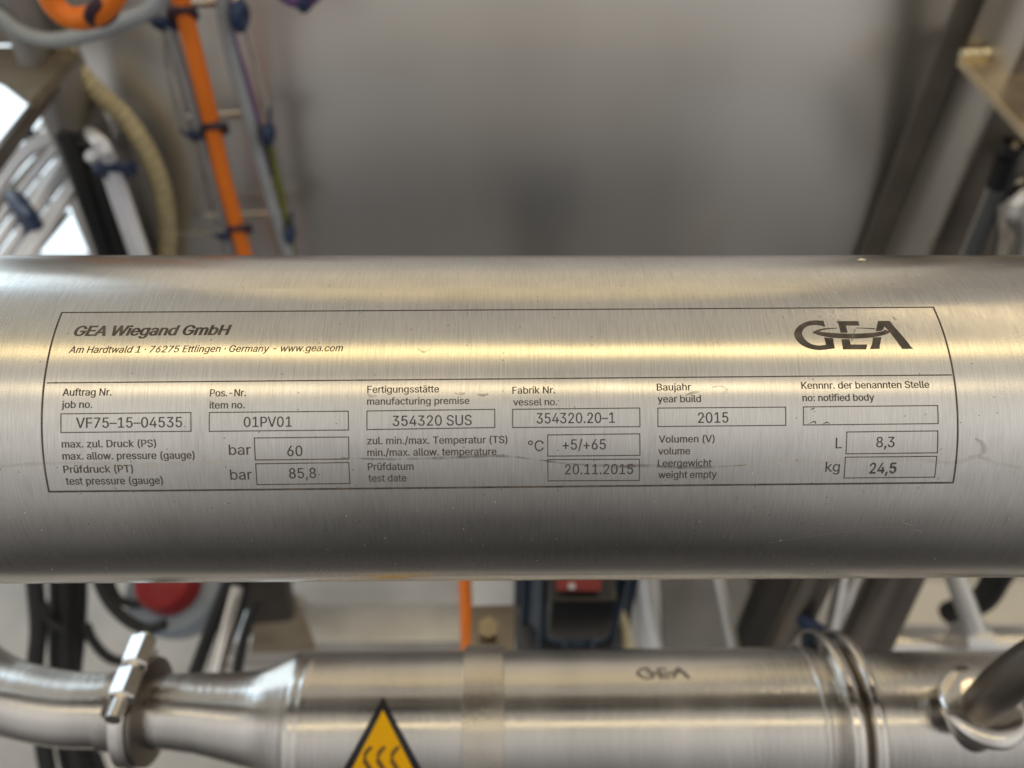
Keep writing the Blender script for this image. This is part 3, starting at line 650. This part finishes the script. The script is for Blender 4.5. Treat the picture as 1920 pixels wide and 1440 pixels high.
# ------------------------------------------------------------------ lower pipe line
DL = .43
ax_c = dp(960, 1357, DL); LY, LZ = ax_c.y, ax_c.z; LR = 132/FPX*DL
def lx(px, d=DL): return dp(px, 1357, d).x
def lring(px, cy, rpx, d=DL):
    p = dp(px, cy, d); return (p.x, p.y, p.z, rpx/FPX*d)
low = thing('process_pipe', 'lower polished stainless pipe with reducer, strap and warning triangle', 'pipe', (0, LY, LZ))
body = [(lx(px), LY, LZ, LR) for px in range(600, 1500, 30)] + [(lx(1508), LY, LZ, LR)]
conic = [lring(290, 1333, 66), lring(330, 1334, 67), lring(380, 1337, 71), lring(440, 1344, 79), lring(470, 1347, 84), lring(484, 1348, 87), lring(498, 1350, 92), lring(512, 1351.5, 99.5), lring(526, 1353, 108), lring(540, 1354.6, 117), lring(552, 1356, 124.5), lring(560, 1356.6, 129)]
rg = conic + [(lx(568), LY, LZ, LR*.997), (lx(576), LY, LZ, LR)] + [(lx(586), LY, LZ, LR), (lx(588), LY, LZ, LR*1.008), (lx(592), LY, LZ, LR*1.008), (lx(594), LY, LZ, LR)]
bm = bmesh.new(); add_loft(bm, rg + [(x, a, b, r) for x, a, b, r in body if x > lx(596)], 96); mesh_obj('pipe_body', bm, M_PIPE, low, 50)
# clamped flange pair at the right and the pipe going on
def disc(nm, x0, x1, r, par, m=None, rnd=.0012): return loft(nm, [(x0, LY, LZ, r-rnd), (x0+rnd, LY, LZ, r), (x1-rnd, LY, LZ, r), (x1, LY, LZ, r-rnd)], m or M_POL, par, 96, 'x', 50)
xf = lx(1535)
disc('weld_collar', lx(1500), lx(1512), LR*1.035, low, M_PIPE)
fl1 = disc('flange', xf - .0005, xf + .0065, LR*1.24, low); fl2 = disc('flange', xf + .0115, xf + .0175, LR*1.24, low); disc('gasket', xf + .0066, xf + .0114, LR*1.10, low, M_DARKT)
loft('pipe_body', [(lx(1508), LY, LZ, LR*.99), (xf - .0006, LY, LZ, LR*.99)], M_PIPE, low, 96)
loft('pipe_extension', [(xf + .0176, LY, LZ, LR*.90), (xf + .022, LY, LZ, LR*.93), (lx(1700), LY, LZ, LR*.93), (lx(2300), LY, LZ, LR*.93)], M_PIPE, low, 96)
M_STRAP = mat('strap_steel', (.62, .575, .51), .30, 1, .08, 30, .15, 300)
# strap
def strap_ring(r): return [(lx(872), LY, LZ, r), (lx(873), LY, LZ, r+.0004), (lx(943), LY, LZ, r+.0004), (lx(944), LY, LZ, r)]
loft('strap', strap_ring(LR + .0022), M_STRAP, low, 96)
# emblem print on the lower pipe
def lsurf(px, py, h):
    d = ray(px, py); o = CAM - Vector((0, LY, LZ)); A = d.y**2+d.z**2; B = 2*(o.y*d.y+o.z*d.z); C = o.y**2+o.z**2-(LR+h)**2
    t = (-B - math.sqrt(max(0, B*B-4*A*C)))/(2*A); return CAM + d*t
def on_low(name, tris, mt, par, h=.0003):
    bm = bmesh.new(); c = {}
    for t in tris:
        vs = []
        for p in t:
            k = (round(p[0], 3), round(p[1], 3))
            if k not in c: c[k] = bm.verts.new(lsurf(p[0], p[1], h))
            vs.append(c[k])
        try: bm.faces.new(vs)
        except ValueError: pass
    for f in bm.faces:
        f.normal_update(); m = f.calc_center_median() - Vector((0, LY, LZ)); m.x = 0
        if f.normal.dot(m) < 0: f.normal_flip()
    me = bpy.data.meshes.new(name); bm.to_mesh(me); bm.free(); me.materials.append(mt)
    o = bpy.data.objects.new(name, me); COL.objects.link(o); o.parent = par; o.matrix_parent_inverse = par.matrix_world.inverted(); return o
small = []
for P in (G_, E_top, E_bot, A_main, A_leg, ring2): small += poly_tris(P, lambda x, y: (1193 + (x-200)/1530*104, 1251 + (y-143)/380*21))
e2 = on_low('emblem_print', small, M_LOGO2, low)
on_low('emblem_ring', poly_tris(ring, lambda x, y: (1193 + (x-200)/1530*104, 1251 + (y-143)/380*21)), M_LOGO2, low, .0004)
# hot surface triangle sticker
sign = thing('warning_sticker', 'yellow hot surface warning triangle with black border on the lower pipe', 'warning sign', lsurf(712, 1400, 0))
def grid_tri(a, b, c, n=14):
    out = []
    L = lambda i, j: tuple(a[k]*(1-i/n) + (b[k]*(1-j/i) + c[k]*j/i)*(i/n) if i else a[k] for k in range(2))
    for i in range(n):
        for j in range(i+1):
            out.append((L(i, j), L(i+1, j), L(i+1, j+1)))
            if j < i: out.append((L(i, j), L(i+1, j+1), L(i, j+1)))
    return out
on_low('border', grid_tri((718, 1306), (602, 1518), (826, 1512)), M_SIGNB, sign, .0004)
on_low('yellow_field', grid_tri((718, 1331), (628, 1503), (803, 1499)), M_YEL, sign, .0006)
for dx in (0, 25, 51):
    pts = smoothpath([Vector((x+dx, y, 0)) for x, y in [(697, 1400), (686, 1412), (684, 1426), (692, 1440), (698, 1454), (694, 1468), (686, 1478)]], 4)
    on_low('heat_wave', ribbon_polys([Vector((p.x, p.y)) for p in pts], [4 + 4*math.sin(math.pi*min(1, (i+1)/8)) if i < 8 else 9 for i in range(len(pts))]), mat('heat_wave_ink', (.20, .095, .004), .5), sign, .0008)
# clamp between reducer and small tube
sm_ax = dp(280, 1333, DL)
cl = thing('pipe_clamp', 'steel pipe clamp with bright hexagonal wing nut on the small tube', 'clamp', sm_ax)
def sring(px, cy, rpx): return lring(px, cy, rpx)
loft('clamp_ferrule', [sring(278, 1333, 68), sring(279, 1333, 96), sring(288, 1333, 96), sring(297, 1333, 70)], M_DARKT, cl, 48)
loft('clamp_band', [sring(240, 1332, 70), sring(246, 1332, 88), sring(252, 1332, 101), sring(270, 1332, 103), sring(276, 1332, 96)], M_POL, cl, 48)
loft('clamp_gap', [sring(276, 1333, 84), sring(278.5, 1333, 84)], M_MBLK, cl, 48)
def hexbar(nm, a, b, r, par, m=M_POL):
    a, b = Vector(a), Vector(b); bm = bmesh.new(); add_tube(bm, [a, a.lerp(b, .06), a.lerp(b, .94), b], r, 6, rads=[r*.86, r, r, r*.86])
    bmesh.ops.rotate(bm, cent=a, matrix=Matrix.Rotation(R(-10), 3, b-a), verts=bm.verts[:]); return mesh_obj(nm, bm, m, par, 25)
HX = Vector((-.03, .97, -.14)).normalized(); w0 = dp(222, 1322, DL-.038)
hexbar('wing_nut', w0 + HX*.003, w0 + HX*.019, .0072, cl); hexbar('wing_nut', w0 + HX*.022, w0 + HX*.039, .0072, cl)
cylp('clamp_bolt', w0 - HX*.008, w0 + HX*.041, .0040, M_POL, cl)
box('clamp_lug', dp(222, 1318, DL-.026), (.013, .011, .015), M_DARKT, cl, basis(dp(274, 1190, DL-.04)-dp(215, 1330, DL-.028), CF), bev=.003)
st = thing('bent_tube', 'small polished tube bending out of the left edge', 'pipe', dp(200, 1333, DL))
tube('tube_bend', [dp(276, 1333, DL), dp(200, 1332, DL), dp(130, 1330, DL), dp(60, 1318, DL+.002), dp(0, 1300, DL+.006), dp(-60, 1262, DL+.012), dp(-110, 1200, DL+.02)], 66/FPX*DL, M_PIPE, st, seg=40)
loft('tube_collar', [sring(203, 1333, 67), sring(205, 1333, 71), sring(240, 1333, 71), sring(243, 1333, 69)], M_PIPE, st, 48)
# branch with union nut at the right
br = thing('branch_fitting', 'branch tube bending right above a round union nut on the lower pipe', 'pipe fitting', dp(1845, 1330, .40))
bx = dp(1845, 1322, .392)
Z0 = LZ + LR*.80
zf = lambda z, r: (z, bx.x, LY - .012, r)
loft('socket', [zf(LZ + LR*.6, .0150), zf(LZ + LR*1.02, .0150), zf(LZ + LR*1.05, .0145)], M_POL, br, 40, 'z')
bm = bmesh.new(); add_loft(bm, [zf(LZ + LR*1.05, .0175), zf(LZ + LR*1.08, .0205), zf(LZ + LR*1.12, .0212), zf(LZ + LR*1.20, .0212), zf(LZ + LR*1.24, .0200), zf(LZ + LR*1.28, .0165), zf(LZ + LR*1.29, .0120)], 40, 'z'); mesh_obj('union_nut', bm, M_POL, br, 30)
tube('branch_tube', [(bx.x, LY-.012, LZ + LR*1.2), (bx.x, LY-.012, LZ + .075), (bx.x + .006, LY-.012, LZ + .100), (bx.x + .024, LY-.012, LZ + .118), (bx.x + .05, LY-.012, LZ + .122), (bx.x + .20, LY-.012, LZ + .122)], .0098, M_DARKT, br, seg=28)

# ------------------------------------------------------------------ behind the lower pipe
# strap bracket
bk = thing('pipe_bracket', 'tan flat steel bracket standing behind the lower pipe strap', 'bracket', dp(922, 1230, .52))
prism('bracket_plate', [dp(884, 1140, .56), dp(966, 1138, .56), dp(960, 1260, .50), dp(880, 1262, .50)], CF*.006, M_TAN, bk)
cylp('bracket_bolt', dp(915, 1178, .534), dp(915, 1176, .528), .007, M_TAN, bk, seg=6)
wp = prism('white_cover', [dp(884, 1060, .80), dp(968, 1060, .80), dp(966, 1160, .78), dp(886, 1160, .78)], CF*.03, M_WHT)
tag(wp, 'small white cover box above the tan bracket', 'cover')
tag(tube('orange_cable', [dp(866, 1000, .72), dp(871, 1090, .71), dp(874, 1150, .70), dp(876, 1215, .69), dp(878, 1300, .68)], 12/FPX*.70, M_ORANGE, seg=14), 'orange cable dropping straight down left of the tan bracket', 'cable')
# skid beam on the floor
bb = thing('skid_beam', 'light grey steel skid beam lying behind the lower pipe', 'beam', dp(700, 1170, 1.2))
b0, b1 = dp(430, 1172, 1.22), dp(905, 1168, 1.22)
box('beam_tube', ((b0.x+b1.x)/2, (b0.y+b1.y)/2, (b0.z+b1.z)/2 - .03), (b1.x-b0.x, .066, .07), M_SKID, bb, bev=.004)
ff = thing('machine_foot', 'dark brown steel foot standing at the end of the skid beam', 'foot', dp(490, 1150, 1.0))
prism('foot_web', [dp(425, 1060, .95), dp(528, 1060, .95), dp(545, 1165, 1.02), dp(472, 1172, 1.02)], CF*.03, mat('dark_foot', (.055, .046, .038), .5, .4), ff)
prism('foot_gusset', [dp(470, 1170, 1.03), dp(548, 1120, 1.03), dp(588, 1222, 1.06), dp(470, 1226, 1.06)], CF*.02, M_TAN, ff)
# motor
mo = thing('electric_motor', 'dark blue electric motor with black terminal box and red label', 'motor', dp(1070, 1230, .80))
mc = dp(1070, 1165, .80); mr = 96/FPX*.80
mz = lambda z, r, dy=0: (mc.z + z, mc.x, mc.y + dy, r)
loft('motor_body', [mz(-.12, mr*.8), mz(-.02, mr*.98), mz(.0, mr*1.0), mz(.02, mr*1.0), mz(.16, mr*.98), mz(.2, mr*.9)], M_MOTOR, mo, 48, 'z')
for k in range(14):
    a = 2*math.pi*k/14; box('cooling_fin', (mc.x + mr*1.02*math.cos(a), mc.y + mr*1.02*math.sin(a), mc.z + .09), (.010, .003, .13), M_MOTOR, mo, Matrix.Rotation(a, 3, 'Z'), bev=.0008)
loft('fan_cowl', [mz(-.05, mr*1.0), mz(-.045, mr*1.10), mz(.020, mr*1.14), mz(.034, mr*1.10), mz(.045, mr*1.03)], M_MBLK, mo, 48, 'z')
box('terminal_box', dp(1086, 1110, .66), (120/FPX*.66, .055, .065), M_MBLK, mo, bev=.006)
box('red_plate', dp(1085, 1095, .617), (84/FPX*.617, 24/FPX*.617, .003), M_LABEL, mo, basis(-CF, CR), bev=.0005)
box('white_mark', dp(1072, 1099, .612), (12/FPX*.612, 9/FPX*.612, .002), M_WHT, mo, basis(-CF, CR), bev=.0003)
tag(tube('cream_tube', [dp(1158, 1040, .72), dp(1160, 1100, .72), dp(1162, 1140, .73), dp(1172, 1175, .74), dp(1180, 1240, .75)], 8/FPX*.72, M_CREAM, seg=12), 'thin cream tube beside the black terminal box', 'tube')
tag(tube('grey_duct', [dp(1196, 1030, .95), dp(1200, 1090, .95), dp(1208, 1150, .95), dp(1222, 1235, .95), dp(1230, 1300, .95)], 24/FPX*.95, M_SKID, seg=18), 'pale grey round duct right of the motor', 'duct')
M_DBRN = mat('dark_brown_rubber', (.022, .019, .016), .6, 0, .15, 30)
M_DPLATE = mat('dull_plate_steel', (.22, .215, .205), .55, .8, .12, 14)
gp = prism('side_plate', [dp(1238, 1040, 1.05), dp(1400, 1040, 1.05), dp(1420, 1260, 1.02), dp(1246, 1260, 1.02)], CF*.02, M_DPLATE)
tag(gp, 'dull grey steel plate behind the bright leaning rod', 'plate')
tag(cylp('steel_rod', dp(1336, 1040, .62), dp(1384, 1252, .60), 12/FPX*.61, M_SKID, seg=20), 'bright polished rod leaning left of the clamp rings', 'rod')
tag(tube('black_hose', [dp(1470, 1030, .85), dp(1448, 1100, .85), dp(1420, 1170, .86), dp(1396, 1250, .88)], 34/FPX*.85, M_DBRN, seg=16), 'thick dark hose between the leaning rod and the upright tubes', 'hose')
t = thing('upright_tube', 'slim steel tube rising behind the clamp rings with a blue tie', 'tube', dp(1470, 1225, .62), 'upright tubes behind the clamp rings')
cylp('tube_body', dp(1456, 1240, .60), dp(1545, 1050, .56), 30/FPX*.59, M_DARKT, t, seg=24)
t = thing('upright_tube', 'thick dark steel tube rising behind the right pipe run', 'tube', dp(1620, 1215, .66), 'upright tubes behind the clamp rings')
cylp('tube_body', dp(1606, 1240, .66), dp(1692, 1050, .62), 46/FPX*.65, M_DARKT, t, seg=24)
t = thing('upright_tube', 'blue lit steel tube between the slim and the thick upright tubes', 'tube', dp(1570, 1180, .80), 'upright tubes behind the clamp rings')
cylp('tube_body', dp(1562, 1220, .82), dp(1596, 1050, .80), 22/FPX*.80, M_POL, t, seg=24)
tie('navy tie at the foot of the slim upright tube', 1538, 1186, aty(1538, 1186, 1).y*0 + dp(1538, 1186, .56).y, .013, -35, M_NAVY, .004, .0055)
# horizontal pipe far right
hp_ = thing('rear_pipe', 'horizontal steel pipe with union nut behind at the right', 'pipe', dp(1760, 1205, .72))
cylp('pipe_run', dp(1600, 1210, .72), dp(1990, 1206, .72), 27/FPX*.72, M_PIPE, hp_, seg=28)
cylp('weld_seam', dp(1746, 1209, .72), dp(1750, 1209, .72), 28.5/FPX*.72, M_PIPE, hp_, seg=28)
cylp('rear_union_nut', dp(1796, 1200, .70), dp(1846, 1204, .70), 36/FPX*.70, M_SKID, hp_, seg=8)
tag(cylp('steel_rod', dp(1776, 1040, .70), dp(1830, 1186, .68), 19/FPX*.69, M_SKID, seg=20), 'bright steel rod leaning onto the union nut at the right', 'rod')
tag(tube('black_hose', [dp(1900, 1030, .80), dp(1868, 1085, .82), dp(1840, 1125, .85), dp(1780, 1150, .9)], 24/FPX*.82, M_BLACK, seg=14), 'short black hose right of the leaning steel rod', 'hose')
bp_ = prism('pale_floor_slab', [dp(1660, 1090, 1.30), dp(2060, 1090, 1.30), dp(2060, 1172, 1.27), dp(1660, 1172, 1.27)], CF*.05, mat('cream_floor', (.62, .57, .48), .6, 0, .06, 12))  # added slab standing in for the pale floor
tag(bp_, 'cream slab added as pale floor behind the rear pipe', 'slab')
# connector
co = thing('power_connector', 'red and grey round industrial plug hanging under the vessel', 'plug', dp(332, 1120, .80))
cc = dp(336, 1106, .80); k_ = .80/FPX
axv = (Vector((0, 0, 1))*.8 - CF*.6).normalized()
def along(nm, prof_, m, par, seg=48):
    bm = bmesh.new(); add_tube(bm, [cc + axv*s for s, r in prof_], 1, seg, rads=[r for s, r in prof_]); return mesh_obj(nm, bm, m, par, 35)
along('plug_cap', [(.0, 54*k_), (.035, 54*k_), (.045, 48*k_), (.048, 30*k_)], M_RED, co)
along('grey_collar', [(-.02, 76*k_), (-.018, 86*k_), (.012, 90*k_), (.018, 82*k_), (.019, 55*k_)], M_CGREY, co)
along('plug_base', [(-.075, 40*k_), (-.06, 60*k_), (-.021, 64*k_)], M_RED, co)
# black cables at the lower left
BC = [([(58, 1020), (66, 1100), (72, 1180), (66, 1260), (76, 1360), (96, 1480)], 15, 'leftmost thick black cable hanging past the bent tube'),
      ([(112, 1020), (118, 1100), (116, 1190), (120, 1290), (128, 1380), (150, 1480)], 23, 'thick black cable second from the left in the hanging bundle'),
      ([(146, 1020), (150, 1110), (146, 1200), (140, 1290), (170, 1400), (200, 1480)], 13, 'thick black cable at the right side of the hanging bundle'),
      ([(176, 1040), (186, 1090), (206, 1130), (240, 1164), (275, 1178), (310, 1170)], 11, 'black cable loop just left of the red plug'),
      ([(160, 1170), (176, 1204), (206, 1234), (246, 1240), (290, 1226)], 9, 'lower black cable loop behind the wing nut'),
      ([(196, 1056), (220, 1120), (262, 1132), (300, 1120)], 8, 'upper black cable loop touching the grey collar'),
      ([(80, 1130), (92, 1165), (120, 1180)], 8, 'short black cable crossing between the left hanging cables'),
      ([(440, 1060), (420, 1120), (392, 1190), (370, 1250), (350, 1300)], 13, 'black cable left of the bright leaning bar'),
      ([(462, 1080), (446, 1150), (420, 1220), (400, 1290)], 12, 'black cable right of the bright leaning bar'),
      ([(480, 1130), (462, 1180), (450, 1230), (440, 1290)], 10, 'black cable nearest the dark machine foot')]
for i, (p, w, lab) in enumerate(BC):
    d = .72 + .025*(i % 3)
    tag(tube('black_cable', [dp(*q, d) for q in p], w/FPX*d, M_BLACK, seg=14), lab, 'cable', 'black cables under the vessel')
tag(cylp('steel_bar', dp(444, 1100, .74), dp(402, 1262, .72), 12/FPX*.73, M_POL, seg=16), 'bright steel bar leaning among black cables left of the foot', 'bar')
